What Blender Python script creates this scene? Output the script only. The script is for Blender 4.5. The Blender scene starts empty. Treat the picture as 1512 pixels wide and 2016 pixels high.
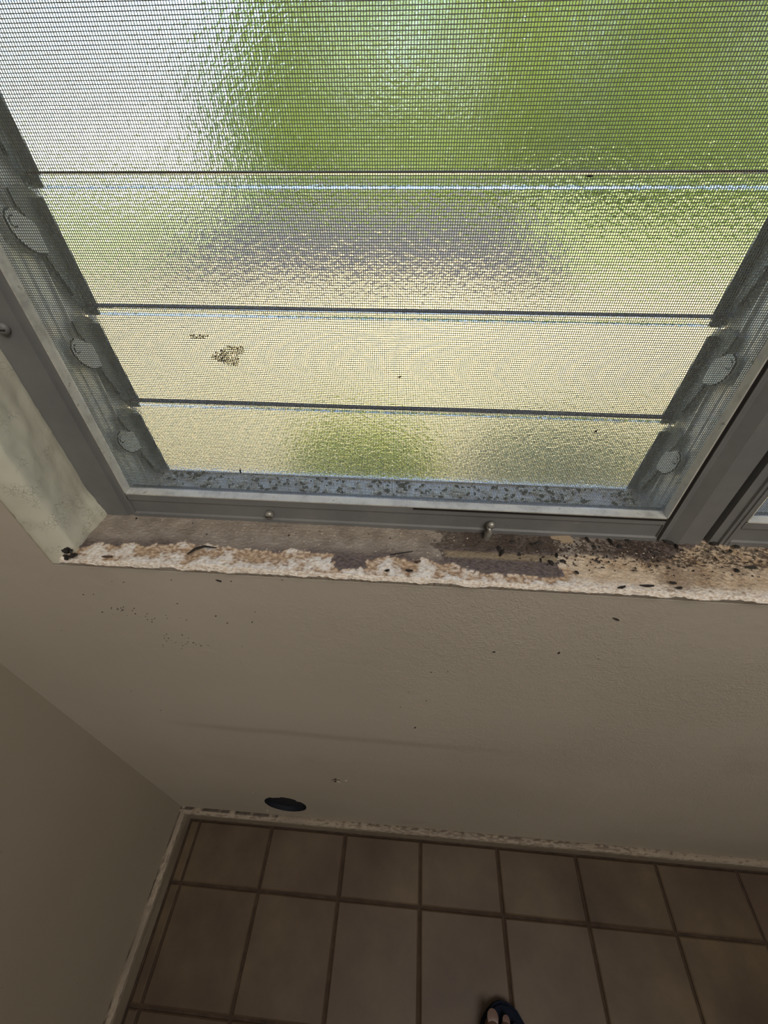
import bpy, bmesh, math, random
from mathutils import Vector, Matrix, noise
S = bpy.context.scene
COL = S.collection
rnd = random.Random(7)

# ------------------------------------------------------------------ camera
cam_d = bpy.data.cameras.new('camera'); cam = bpy.data.objects.new('camera', cam_d); COL.objects.link(cam)
YAW, PIT, ROL, FPX = -.0818, .7444, -.0086, 829.5
_f = Vector((math.sin(YAW)*math.cos(PIT), math.cos(YAW)*math.cos(PIT), -math.sin(PIT)))
_r = Vector((math.cos(YAW), -math.sin(YAW), 0)); _u = _r.cross(_f)
_R = _r*math.cos(ROL)+_u*math.sin(ROL); _U = -_r*math.sin(ROL)+_u*math.cos(ROL)
M = Matrix((_R, _U, -_f)).transposed().to_4x4(); M.translation = Vector((.4309, -.191, 1.0486))
cam.matrix_world = M
cam_d.sensor_fit = 'VERTICAL'; cam_d.sensor_height = 36; cam_d.lens = FPX/2016*36
cam_d.clip_start = .01; cam_d.clip_end = 300
S.camera = cam

# ------------------------------------------------------------------ sky, sun, fill light, exposure
w = bpy.data.worlds.new('world'); S.world = w; w.use_nodes = True
wn = w.node_tree.nodes; wl = w.node_tree.links
sky = wn.new('ShaderNodeTexSky'); sky.sky_type = 'NISHITA'; sky.sun_disc = False
sky.sun_elevation = math.radians(52); sky.sun_rotation = math.radians(150); sky.dust_density = 4.0; sky.air_density = 1.0
hs = wn.new('ShaderNodeHueSaturation'); hs.inputs['Saturation'].default_value = 1.05
wl.new(sky.outputs[0], hs.inputs['Color']); wl.new(hs.outputs[0], wn['Background'].inputs[0]); wn['Background'].inputs[1].default_value = .74
sd = bpy.data.lights.new('sun', 'SUN'); sun = bpy.data.objects.new('sun', sd); COL.objects.link(sun)
sd.energy = 2.0; sd.angle = math.radians(1.5); sd.color = (1, .93, .82)
sun.rotation_euler = Vector((-.45, .62, -1.15)).to_track_quat('-Z', 'Y').to_euler(); sun.location = (0, 0, 6)
ad = bpy.data.lights.new('room_fill_light', 'AREA'); al = bpy.data.objects.new('room_fill_light', ad); COL.objects.link(al)  # added fill light inside the room
ad.shape = 'RECTANGLE'; ad.size = .8; ad.size_y = .6; ad.energy = 6.3; ad.color = (1, .93, .84)
al.location = (.90, -.78, 1.97)
al.rotation_euler = (Vector((.45, 0, 1.15))-Vector(al.location)).to_track_quat('-Z', 'Y').to_euler()
S.view_settings.view_transform = 'Standard'; S.view_settings.look = 'None'
S.view_settings.exposure = 0.8; S.view_settings.gamma = 1; S.view_settings.use_curve_mapping = False
S.cycles.max_bounces = 12; S.cycles.transmission_bounces = 10; S.cycles.transparent_max_bounces = 12
S.cycles.diffuse_bounces = 5; S.cycles.caustics_refractive = True; S.cycles.sample_clamp_indirect = 20.0
S.cycles.use_denoising = True

# ------------------------------------------------------------------ helpers
def put(o, **k):
    for a, b in k.items(): o[a] = b
    return o
def link(name, me, mats=None, parent=None, **k):
    o = bpy.data.objects.new(name, me); COL.objects.link(o)
    if mats and not me.materials:
        for m in (mats if isinstance(mats, (list, tuple)) else [mats]): me.materials.append(m)
    if parent: o.parent = parent
    return put(o, **k)
def empty(name, loc=(0, 0, 0), **k):
    o = bpy.data.objects.new(name, None); COL.objects.link(o); o.location = loc; o.empty_display_size = .02
    return put(o, **k)
class MB:
    def __init__(s): s.v = []; s.f = []; s.mi = []
    def box(s, a, b, mi=0):
        n = len(s.v); (x0, y0, z0), (x1, y1, z1) = a, b
        s.v += [(x0,y0,z0),(x1,y0,z0),(x1,y1,z0),(x0,y1,z0),(x0,y0,z1),(x1,y0,z1),(x1,y1,z1),(x0,y1,z1)]
        for q in ((0,3,2,1),(4,5,6,7),(0,1,5,4),(1,2,6,5),(2,3,7,6),(3,0,4,7)): s.f.append(tuple(n+i for i in q)); s.mi.append(mi)
        return s
    def prism(s, pts, fn, d0, d1, mi=0):
        """pts: 2-D loop; fn(p,q,d)->xyz"""
        n = len(s.v); k = len(pts)
        s.v += [fn(p, q, d0) for p, q in pts]+[fn(p, q, d1) for p, q in pts]
        s.f.append(tuple(n+i for i in range(k))); s.f.append(tuple(n+k+i for i in reversed(range(k)))); s.mi += [mi, mi]
        for i in range(k):
            j = (i+1) % k; s.f.append((n+i, n+k+i, n+k+j, n+j)); s.mi.append(mi)
        return s
    def tube(s, path, r, sides=8, mi=0, cap=True):
        n = len(s.v); P = [Vector(p) for p in path]; R = r if isinstance(r, (list, tuple)) else [r]*len(P)
        for i, p in enumerate(P):
            t = (P[min(i+1, len(P)-1)]-P[max(i-1, 0)]).normalized()
            a = t.cross(Vector((0, 0, 1)) if abs(t.z) < .9 else Vector((1, 0, 0))).normalized(); b = t.cross(a)
            for k in range(sides):
                an = 2*math.pi*k/sides; s.v.append(tuple(p+(a*math.cos(an)+b*math.sin(an))*R[i]))
        for i in range(len(P)-1):
            for k in range(sides):
                l = (k+1) % sides; s.f.append((n+i*sides+k, n+i*sides+l, n+(i+1)*sides+l, n+(i+1)*sides+k)); s.mi.append(mi)
        if cap:
            s.f.append(tuple(n+k for k in reversed(range(sides)))); s.f.append(tuple(n+(len(P)-1)*sides+k for k in range(sides))); s.mi += [mi, mi]
        return s
    def chunk(s, c, size, seed, mi=0, flat=1.0):
        """irregular crumb"""
        r = random.Random(seed); n = len(s.v); m = Matrix.Rotation(r.uniform(0, 6.3), 3, 'Z') @ Matrix.Rotation(r.uniform(-.35, .35), 3, 'X')
        ring = 6; L = size; W = size*r.uniform(.4, .75); H = size*r.uniform(.18, .4)*flat
        s.v.append(tuple(Vector(c)+m @ Vector((0, 0, H))))
        for k in range(ring):
            an = 6.283*k/ring+r.uniform(-.3, .3); q = r.uniform(.7, 1.1)
            s.v.append(tuple(Vector(c)+m @ Vector((L*.5*math.cos(an)*q, W*.5*math.sin(an)*q, H*r.uniform(.3, .6)))))
        s.v.append(tuple(Vector(c)+m @ Vector((0, 0, -H*.1))))
        for k in range(ring):
            l = (k+1) % ring; s.f.append((n, n+1+k, n+1+l)); s.f.append((n+7, n+1+l, n+1+k)); s.mi += [mi, mi]
        return s
    def mesh(s, name, smooth=False, mats=None):
        me = bpy.data.meshes.new(name); me.from_pydata(s.v, [], s.f)
        for q in (mats or []): me.materials.append(q)
        me.polygons.foreach_set('material_index', s.mi)
        if smooth: me.polygons.foreach_set('use_smooth', [True]*len(s.f))
        me.update(); bm = bmesh.new(); bm.from_mesh(me); bmesh.ops.recalc_face_normals(bm, faces=bm.faces); bm.to_mesh(me); bm.free()
        return me
    def obj(s, name, mats=None, parent=None, smooth=False, bevel=0, **k):
        me = s.mesh(name, smooth, mats if isinstance(mats, (list, tuple)) else [mats])
        if bevel:
            bm = bmesh.new(); bm.from_mesh(me)
            bmesh.ops.bevel(bm, geom=[e for e in bm.edges if len(e.link_faces) == 2 and e.calc_face_angle(0) > .5], offset=bevel, segments=2, affect='EDGES', clamp_overlap=True)
            bm.to_mesh(me); bm.free()
        return link(name, me, mats, parent, **k)

def fbm(x, y, z=0, o=4): return noise.fractal(Vector((x, y, z)), 1.0, 2.0, o)
def sm(a, b, x):
    t = min(1, max(0, (x-a)/(b-a))); return t*t*(3-2*t)
def lerp(a, b, t): return tuple(a[i]+(b[i]-a[i])*t for i in range(3))

# ------------------------------------------------------------------ materials
class NT:
    def __init__(s, name, rough=.6, metal=0., base=None, spec=None):
        s.m = bpy.data.materials.new(name); s.m.use_nodes = True; s.n = s.m.node_tree.nodes; s.l = s.m.node_tree.links
        s.b = s.n['Principled BSDF']; s.b.inputs['Roughness'].default_value = rough; s.b.inputs['Metallic'].default_value = metal
        if spec is not None: s.b.inputs['Specular IOR Level'].default_value = spec
        if base: s.b.inputs['Base Color'].default_value = (*base, 1)
        s.tc = s.n.new('ShaderNodeTexCoord')
        s._geo = None
    def pos(s):
        if not s._geo: s._geo = s.n.new('ShaderNodeNewGeometry')
        return s._geo.outputs['Position']
    def noise(s, scale, detail=4, rough=.55, vec=None, dist=0, map_scale=None):
        t = s.n.new('ShaderNodeTexNoise'); t.inputs['Scale'].default_value = scale; t.inputs['Detail'].default_value = detail
        t.inputs['Roughness'].default_value = rough; t.inputs['Distortion'].default_value = dist
        v = vec or s.pos()
        if map_scale:
            mp = s.n.new('ShaderNodeMapping'); mp.inputs['Scale'].default_value = map_scale; s.l.new(v, mp.inputs[0]); v = mp.outputs[0]
        s.l.new(v, t.inputs['Vector']); return t.outputs['Fac']
    def voro(s, scale, feat='F1', vec=None):
        t = s.n.new('ShaderNodeTexVoronoi'); t.feature = feat; t.inputs['Scale'].default_value = scale
        s.l.new(vec or s.pos(), t.inputs['Vector']); return t.outputs['Distance']
    def ramp(s, fac, stops):
        r = s.n.new('ShaderNodeValToRGB'); e = r.color_ramp.elements
        while len(e) < len(stops): e.new(.5)
        for q, (p, c) in zip(e, stops):
            q.position = p; q.color = (*c, 1) if isinstance(c, tuple) else (c, c, c, 1)
        s.l.new(fac, r.inputs[0]); return r.outputs[0]
    def mix(s, fac, a, b):
        m = s.n.new('ShaderNodeMix'); m.data_type = 'RGBA'
        for i, v in ((0, fac), (6, a), (7, b)):
            if isinstance(v, (int, float)): m.inputs[i].default_value = v
            elif isinstance(v, tuple): m.inputs[i].default_value = (*v, 1)
            else: s.l.new(v, m.inputs[i])
        return m.outputs[2]
    def math(s, op, a, b):
        m = s.n.new('ShaderNodeMath'); m.operation = op
        for i, v in enumerate((a, b)):
            if isinstance(v, (int, float)): m.inputs[i].default_value = v
            else: s.l.new(v, m.inputs[i])
        return m.outputs[0]
    def sep(s, i):
        q = s.n.new('ShaderNodeSeparateXYZ'); s.l.new(s.pos(), q.inputs[0]); return q.outputs[i]
    def col(s, c): s.l.new(c, s.b.inputs['Base Color']); return s
    def bump(s, h, dist=.001, strength=1.0):
        b = s.n.new('ShaderNodeBump'); b.inputs['Distance'].default_value = dist; b.inputs['Strength'].default_value = strength
        s.l.new(h, b.inputs['Height'])
        if s.b.inputs['Normal'].links: s.l.new(s.b.inputs['Normal'].links[0].from_socket, b.inputs['Normal'])
        s.l.new(b.outputs[0], s.b.inputs['Normal']); return s

# painted plaster wall: roller stipple + trowel ridges, small dirt specks
t = NT('wall_plaster', .62)
big = t.noise(2.3, 3); c = t.ramp(big, [(.3, (.54, .49, .415)), (.7, (.64, .585, .505))])
st = t.noise(7, 5, .6); c = t.mix(t.ramp(st, [(.60, 0.), (.75, .35)]), c, (.44, .36, .29))
sp = t.noise(150, 2, .5); spm = t.noise(9, 2)
spk = t.math('MULTIPLY', t.ramp(sp, [(.735, 0.), (.76, 1.)]), t.ramp(spm, [(.5, 0.), (.6, .8)]))
zl = t.math('ADD', t.math('SUBTRACT', t.sep(2), .497), t.math('MULTIPLY', t.sep(0), .03)); zl = t.math('ADD', zl, t.math('MULTIPLY', t.noise(3, 2), .03))
smear = t.math('MULTIPLY', t.ramp(t.math('ABSOLUTE', t.math('SUBTRACT', zl, .012), 0), [(.002, 1.), (.012, 0.)]), t.ramp(t.sep(0), [(.12, 0.), (.2, .22), (.45, .22), (.6, 0.)]))
c = t.mix(smear, c, (.2, .16, .12))
c = t.mix(spk, c, (.12, .09, .07)); t.col(c)
rid = t.noise(250, 2, .5, dist=1.6, map_scale=(1, 1, .8)); rid = t.ramp(rid, [(.45, 0.), (.62, 1.)])
msk = t.ramp(t.noise(5.5, 3, .6), [(.36, .04), (.56, 1.)])
xm = t.ramp(t.sep(0), [(.25, .12), (.52, 1.)])
t.bump(t.math('MULTIPLY', t.math('MULTIPLY', rid, msk), xm), .0005, .45)
t.bump(t.noise(60, 3), .0012, .35)
WALL = t.m
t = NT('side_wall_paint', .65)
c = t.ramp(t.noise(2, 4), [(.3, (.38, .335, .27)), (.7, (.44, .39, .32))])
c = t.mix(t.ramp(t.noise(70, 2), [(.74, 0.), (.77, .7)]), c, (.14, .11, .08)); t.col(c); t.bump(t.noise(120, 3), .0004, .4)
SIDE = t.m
t = NT('ceiling_paint', .8, base=(.62, .58, .52)); t.bump(t.noise(60, 3), .001, .4); CEIL = t.m
# cracked pale paint on jamb
t = NT('jamb_paint', .5)
c = t.ramp(t.noise(14, 5), [(.3, (.70, .70, .58)), (.7, (.84, .84, .71))])
wv = t.n.new('ShaderNodeVectorMath'); wv.operation = 'MULTIPLY_ADD'; nz = t.n.new('ShaderNodeTexNoise'); nz.inputs['Scale'].default_value = 130; t.l.new(t.pos(), nz.inputs['Vector']); t.l.new(nz.outputs['Color'], wv.inputs[0]); wv.inputs[1].default_value = (.009, .009, .009); t.l.new(t.pos(), wv.inputs[2]); cr = t.voro(330, 'DISTANCE_TO_EDGE', wv.outputs[0]); crm = t.ramp(t.noise(48, 3), [(.52, 0.), (.60, 1.)])
crl = t.math('MULTIPLY', t.ramp(cr, [(.0, 1.), (.035, 0.)]), crm)
c = t.mix(t.math('MULTIPLY', crl, .22), c, (.25, .22, .17)); c = t.mix(t.ramp(t.noise(34, 5, .65), [(.66, 0.), (.74, .6)]), c, (.30, .25, .19))
t.col(c); t.bump(crl, -.0005, .7); t.bump(t.noise(45, 4), .0016, .5); JAMB = t.m
# vertex coloured weathered surfaces
def vcol(name, rough, bs=300, bd=.0005):
    t = NT(name, rough); a = t.n.new('ShaderNodeAttribute'); a.attribute_name = 'Col'
    c = t.mix(t.math('MULTIPLY', t.ramp(t.noise(420, 3), [(.4, 0.), (.7, 1.)]), .28), a.outputs['Color'], (.20, .13, .09))
    t.col(c); t.bump(t.noise(bs, 4, .6), bd, .7); return t.m
SILL = vcol('weathered_sill_paint', .62)
BASEB = vcol('dirty_baseboard_paint', .55, 200, .0004)
# frame metal
t = NT('painted_frame_metal', .48, .0)
c = t.ramp(t.noise(18, 5, .6), [(.3, (.165, .170, .175)), (.7, (.235, .240, .240))])
c = t.mix(t.ramp(t.noise(55, 5, .7), [(.64, 0.), (.75, .45)]), c, (.34, .32, .28)); t.col(c); t.bump(t.noise(160, 3), .0003, .4); FRAME = t.m
t = NT('inner_lip_metal', .4, .1)
c = t.ramp(t.noise(60, 5, .7), [(.32, (.42, .42, .40)), (.5, (.62, .62, .58)), (.7, (.74, .73, .66))])
c = t.mix(t.ramp(t.noise(120, 4, .7), [(.62, 0.), (.68, .7)]), c, (.22, .20, .17)); t.col(c); t.bump(t.noise(300, 3), .0003, .5); LIP = t.m
t = NT('mill_aluminium', .42, .25)
c = t.ramp(t.noise(40, 5, .65, map_scale=(1, 1, .12)), [(.3, (.74, .74, .70)), (.7, (.95, .95, .91))]); t.col(c); t.bump(t.noise(90, 4, map_scale=(1, 1, .1)), .0003, .5); ALU = t.m
t = NT('pan_aluminium', .5, .08)
c = t.ramp(t.noise(70, 5, .7), [(.35, (.66, .62, .54)), (.65, (.88, .84, .75))]); t.col(c); t.bump(t.noise(200, 3), .0004, .5); PAN = t.m
t = NT('clip_metal', .5, .15); c = t.ramp(t.noise(60, 4), [(.3, (.25, .27, .25)), (.7, (.36, .38, .35))]); t.col(c); CLIP = t.m
t = NT('lever_plastic', .4, .0); c = t.ramp(t.noise(60, 4), [(.3, (.74, .75, .68)), (.7, (.86, .87, .80))]); t.col(c); LEVER = t.m
RUBBER = NT('black_gasket', .55, base=(.018, .017, .017)).m
STEEL = NT('dull_steel', .42, .6, base=(.42, .41, .38)).m
WIRE = NT('screen_wire', .5, .1, base=(.13, .132, .118)).m
# obscure glass
t = NT('obscure_glass', .12, base=(.97, .99, .97)); t.b.inputs['Transmission Weight'].default_value = 1; t.b.inputs['IOR'].default_value = 1.5
t.bump(t.noise(330, 2, .5, dist=.8), .0008, .42); GLASS = t.m
# floor
t = NT('floor_tile_ceramic', .5)
oi = t.n.new('ShaderNodeObjectInfo')
c = t.ramp(t.noise(6, 5, .6), [(.28, (.052, .032, .020)), (.5, (.108, .074, .042)), (.72, (.165, .122, .068))])
c = t.mix(t.math('MULTIPLY', oi.outputs['Random'], .45), c, (.12, .08, .07))
c = t.mix(t.ramp(t.noise(17, 5, .7), [(.5, 0.), (.75, .55)]), c, (.085, .055, .045)); t.col(c); t.bump(t.noise(40, 3), .0006, .4); TILE = t.m
t = NT('dark_grout', .9); t.col(t.ramp(t.noise(60, 4), [(.3, (.045, .030, .022)), (.7, (.09, .06, .042))])); t.bump(t.noise(300, 3), .0006, .6); GROUT = t.m
# crumbs
DARK = NT('dark_crumb', .7, base=(.022, .018, .016)).m
BROWN = NT('brown_crumb', .7, base=(.09, .06, .045)).m
PALE = NT('pale_crumb', .6, base=(.60, .52, .42)).m
HUSK = NT('straw_husk', .6, base=(.95, .93, .80)).m
HUSKD = NT('olive_husk', .7, base=(.13, .125, .075)).m
NAVY = NT('navy_rubber', .85, base=(.006, .011, .024), spec=.2).m
t = NT('skin', .5); t.col(t.ramp(t.noise(40, 4), [(.3, (.085, .045, .035)), (.7, (.125, .07, .052))])); t.b.inputs['Subsurface Weight'].default_value = .1; t.b.inputs['Subsurface Radius'].default_value = (.01, .004, .002); SKIN = t.m
NAIL = NT('toenail', .35, base=(.16, .10, .085)).m
# outdoors
t = NT('yard_concrete', .9); t.col(t.ramp(t.noise(1.3, 5), [(.3, (.34, .265, .115)), (.7, (.42, .335, .15))])); t.bump(t.noise(60, 3), .002, .4); YARD = t.m
t = NT('lawn', .9); t.col(t.ramp(t.noise(1.5, 5), [(.3, (.13, .17, .045)), (.7, (.21, .24, .07))])); LAWN = t.m
def leafm(n, a, b):
    t = NT(n, .6); t.col(t.ramp(t.noise(4, 4), [(.3, a), (.7, b)]))
    t.b.inputs['Transmission Weight'].default_value = 0
    tr = t.n.new('ShaderNodeBsdfTranslucent'); tr.inputs[0].default_value = (*b, 1); mx = t.n.new('ShaderNodeMixShader'); mx.inputs[0].default_value = .4
    out = t.n['Material Output']; t.l.new(t.b.outputs[0], mx.inputs[1]); t.l.new(tr.outputs[0], mx.inputs[2]); t.l.new(mx.outputs[0], out.inputs[0]); return t.m
LEAF = leafm('bright_leaf', (.15, .22, .035), (.29, .38, .06)); LEAFD = leafm('dark_leaf', (.05, .11, .03), (.10, .19, .05))
BARK = NT('bark', .9, base=(.12, .09, .07)).m
t = NT('tree_shade', .95); t.col(t.ramp(t.noise(12, 5), [(.3, (.025, .023, .021)), (.7, (.055, .050, .045))])); t.bump(t.noise(30, 4), .02, .7); TREE_SHADE = t.m  # tree shade put into a dark ground colour
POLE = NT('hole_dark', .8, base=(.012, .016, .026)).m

# ------------------------------------------------------------------ room shell
ROOMX, ROOMY, ROOMZ = 2.4, -2.1, 2.2
OX0, OX1, OZ0, OZ1 = .160, 1.154, .800, 1.56
WT = .125
# window wall with a round hole near the floor
m = MB()
hx, hz, hr = .2285, .127, .0385
def wq(x0, z0, x1, z1): m.box((x0, 0, z0), (x1, WT, z1))
X0, X1, Z0, Z1 = .18, .28, .065, .19
wq(-.1, -.1, X0, OZ0); wq(X1, -.1, ROOMX+.1, OZ0); wq(X0, -.1, X1, Z0); wq(X0, Z1, X1, OZ0)
wq(-.1, OZ0, OX0, OZ1); wq(OX1, OZ0, ROOMX+.1, OZ1); wq(-.1, OZ1, ROOMX+.1, ROOMZ+.1)
N = 64; ring = []; sq = []
for k in range(N):
    a = 2*math.pi*k/N; ca, sa = math.cos(a), math.sin(a)
    rr = hr*(1+.02*noise.noise(Vector((ca*3, sa*3, 2)))) - (.0035 if .25*N < k < .34*N or .1*N < k < .13*N else 0)
    ring.append((hx+rr*ca, hz+rr*sa*1.28))
    tt = min((X1-hx if ca > 0 else hx-X0)/max(abs(ca), 1e-6), (Z1-hz if sa > 0 else hz-Z0)/max(abs(sa), 1e-6)); sq.append((hx+ca*tt, hz+sa*tt))
n = len(m.v)
for q, y in ((sq, 0), (ring, 0), (ring, .008)):
    m.v += [(x, y, z) for x, z in q]
for k in range(N):
    l = (k+1) % N
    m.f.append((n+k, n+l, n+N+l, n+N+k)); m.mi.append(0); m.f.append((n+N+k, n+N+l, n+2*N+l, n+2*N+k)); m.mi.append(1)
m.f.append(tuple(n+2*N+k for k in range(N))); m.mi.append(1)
me = m.mesh('wall_window', False, [WALL, POLE]); link('wall_window', me, None, kind='structure')
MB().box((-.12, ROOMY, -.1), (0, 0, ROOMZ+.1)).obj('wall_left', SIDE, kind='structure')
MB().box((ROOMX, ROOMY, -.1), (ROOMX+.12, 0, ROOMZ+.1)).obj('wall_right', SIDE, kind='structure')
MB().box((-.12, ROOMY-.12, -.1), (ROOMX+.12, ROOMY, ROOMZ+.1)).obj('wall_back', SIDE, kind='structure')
MB().box((-.12, ROOMY-.12, ROOMZ), (ROOMX+.12, -.001, ROOMZ+.1)).obj('ceiling', CEIL, kind='structure')
fl = MB().box((0, ROOMY, -.06), (ROOMX, 0, -.004)).obj('floor', GROUT, kind='structure')
# floor tiles, every tile a part of the floor
TG, PX, PY, GX, GY = .0045, .15, .1527, .0334, -.1102
def tile_mesh(wx, wy, seed=0):
    b = MB(); e = .0022; h = .0
    P = [(-wx/2, -wy/2), (wx/2, -wy/2), (wx/2, wy/2), (-wx/2, wy/2)]
    I = [(x-math.copysign(e, x), y-math.copysign(e, y)) for x, y in P]
    b.v = [(x, y, -.006) for x, y in P]+[(x, y, -.0018) for x, y in P]+[(x, y, 0) for x, y in I]
    for k in range(4):
        l = (k+1) % 4; b.f += [(k, l, 4+l, 4+k), (4+k, 4+l, 8+l, 8+k)]; b.mi += [0, 0]
    b.f.append((8, 9, 10, 11)); b.mi.append(0)
    return b.mesh('floor_tile')
full = tile_mesh(PX-TG, PY-TG); full.materials.append(TILE); cache = {}
xs = [.013]+[GX+PX*i for i in range(17)]; xs = [x for x in xs if x < ROOMX-.02]+[ROOMX-.013]
ys = [-.0125]+[GY-PY*i for i in range(14)]; ys = [y for y in ys if y > ROOMY+.02]+[ROOMY+.013]
for i in range(len(xs)-1):
    for j in range(len(ys)-1):
        wx = xs[i+1]-xs[i]-TG; wy = ys[j]-ys[j+1]-TG
        key = (round(wx, 3), round(wy, 3))
        if key not in cache:
            cache[key] = full if key == (round(PX-TG, 3), round(PY-TG, 3)) else tile_mesh(wx, wy)
            if not cache[key].materials: cache[key].materials.append(TILE)
        o = bpy.data.objects.new('floor_tile', cache[key]); COL.objects.link(o); o.parent = fl
        o.location = ((xs[i]+xs[i+1])/2+rnd.uniform(-.0005, .0005), (ys[j]+ys[j+1])/2, rnd.uniform(-.0004, .0004)); o.rotation_euler = (rnd.uniform(-.002, .002), rnd.uniform(-.002, .002), rnd.uniform(-.003, .003))

# baseboards: rounded top lip with peeled, mouldy paint
def baseboard(name, along, length, start):
    prof = [(0, .0), (-.0118, .0), (-.0122, .034), (-.0112, .0385), (-.0088, .0402), (-.0045, .0405), (-.0006, .0396), (0, .0388)]
    NS = int(length/.003); v = []; col = []; k = len(prof)
    dense = []
    for a in range(k-1):
        sgs = 8 if a in (1,) else (3 if a > 1 else 1)
        for q in range(sgs): dense.append(lerp((prof[a][0], prof[a][1], 0), (prof[a+1][0], prof[a+1][1], 0), q/sgs)[:2])
    dense.append(prof[-1]); k = len(dense)
    for i in range(NS+1):
        s = start+length*i/NS
        for (d, z) in dense:
            nn = fbm(s*9, z*60, 3 if along == 'x' else 9); n2 = fbm(s*90, z*160+d*300, 5, 3)
            if along == 'x':
                mould = sm(.30, .44, s)*(1-sm(.80, 1.0, s))*.75+.25*sm(.0, .4, 1-s)*.8
            else: mould = .15
            c = lerp((.30, .26, .205), (.42, .365, .29), .5+nn)
            dirt = sm(.16, .34, n2+.5*nn+(mould-.5)*.5)*(1 if z > .03 else .3)*(.55+.45*sm(-.012, -.002, d))
            c = lerp(c, (.10, .07, .05), dirt*.8)
            if along == 'x' and s < .2 and d > -.005: c = lerp(c, (.03, .028, .03), .8*sm(-.15, .1, fbm(s*40, 1, 0)+.1))
            if along == 'y' and d > -.003: c = lerp(c, (.03, .026, .022), .8*sm(-.1, .15, fbm(s*14, 7, 0)))
            off = .0006*n2*(1 if z > .03 else .3)
            if along == 'x': v.append((s, d+(off if d < 0 else 0), z+off*.5))
            else: v.append((-d-(off if d < 0 else 0), -s, z+off*.5))
            col.append(c)
    f = [(i*k+j, i*k+j+1, (i+1)*k+j+1, (i+1)*k+j) for i in range(NS) for j in range(k-1)]
    f.append(tuple(range(k))); f.append(tuple(NS*k+j for j in reversed(range(k))))
    me = bpy.data.meshes.new(name); me.from_pydata(v, [], f); me.update()
    ca = me.color_attributes.new('Col', 'FLOAT_COLOR', 'POINT')
    ca.data.foreach_set('color', [x for c in col for x in (*c, 1)])
    bm = bmesh.new(); bm.from_mesh(me); bmesh.ops.recalc_face_normals(bm, faces=bm.faces); bm.to_mesh(me); bm.free()
    link(name, me, BASEB, kind='structure')
baseboard('baseboard_window', 'x', 2.4, 0)
baseboard('baseboard_left', 'y', 2.1, 0)

# ------------------------------------------------------------------ window recess: jamb plaster and sill
def jamb(name, xa, sgn):
    NZ, NY = 150, 26; v = []
    for i in range(NZ+1):
        z = OZ0+.004+(OZ1-OZ0-.004)*i/NZ
        for j in range(NY+1):
            s = j/NY
            if s < .2: a = s/.2*math.pi/2; y = -.0012+.006*(1-math.sin(a)); x = -.012+.012*(1-math.cos(a))*0; x = -.006*math.cos(a)*1.6; y = .006*(1-math.sin(a))-.0015; 
            else: y = 0; x = 0
            # profile: starts flush on the wall face, rounds, then runs to the frame
            if s < .25:
                a = s/.25*math.pi/2; px = -.018*(1-math.sin(a)); py = -.0012+.007*(1-math.cos(a))
            else:
                q = (s-.25)/.75; px = -.0085*q+.0055*q*(1-sm(.812, .835, z)); py = .0058+.0475*q
            d = .0014*fbm(z*22, py*40, sgn)+.0006*fbm(z*90, py*110, 4)
            edge = .0012*fbm(z*60, 3, 8)*(1 if s < .1 else 0)
            v.append((xa+sgn*(px+.0042+d)+edge*sgn, py+.0008*fbm(z*70, s*9, 2), z))
    f = [(i*(NY+1)+j, i*(NY+1)+j+1, (i+1)*(NY+1)+j+1, (i+1)*(NY+1)+j) for i in range(NZ) for j in range(NY)]
    n = len(v)
    # close the back so it has thickness
    for i in range(NZ+1):
        z = OZ0+.004+(OZ1-OZ0-.004)*i/NZ; v.append((xa-sgn*.0166, .0533, z)); v.append((xa-sgn*.0166, -.0004, z))
    for i in range(NZ):
        a, b = n+2*i, n+2*i+2; r0 = i*(NY+1); r1 = r0+NY+1
        f += [(r0+NY, a, b, r1+NY), (a, a+1, b+1, b), (a+1, r0, r1, b+1)]
    me = bpy.data.meshes.new(name); me.from_pydata(v, [], f); me.polygons.foreach_set('use_smooth', [True]*len(f)); me.update()
    bm = bmesh.new(); bm.from_mesh(me); bmesh.ops.recalc_face_normals(bm, faces=bm.faces); bm.to_mesh(me); bm.free()
    link(name, me, JAMB, kind='structure')
jamb('trim_1', .1765, 1); jamb('trim_2', 1.138, -1)

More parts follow.
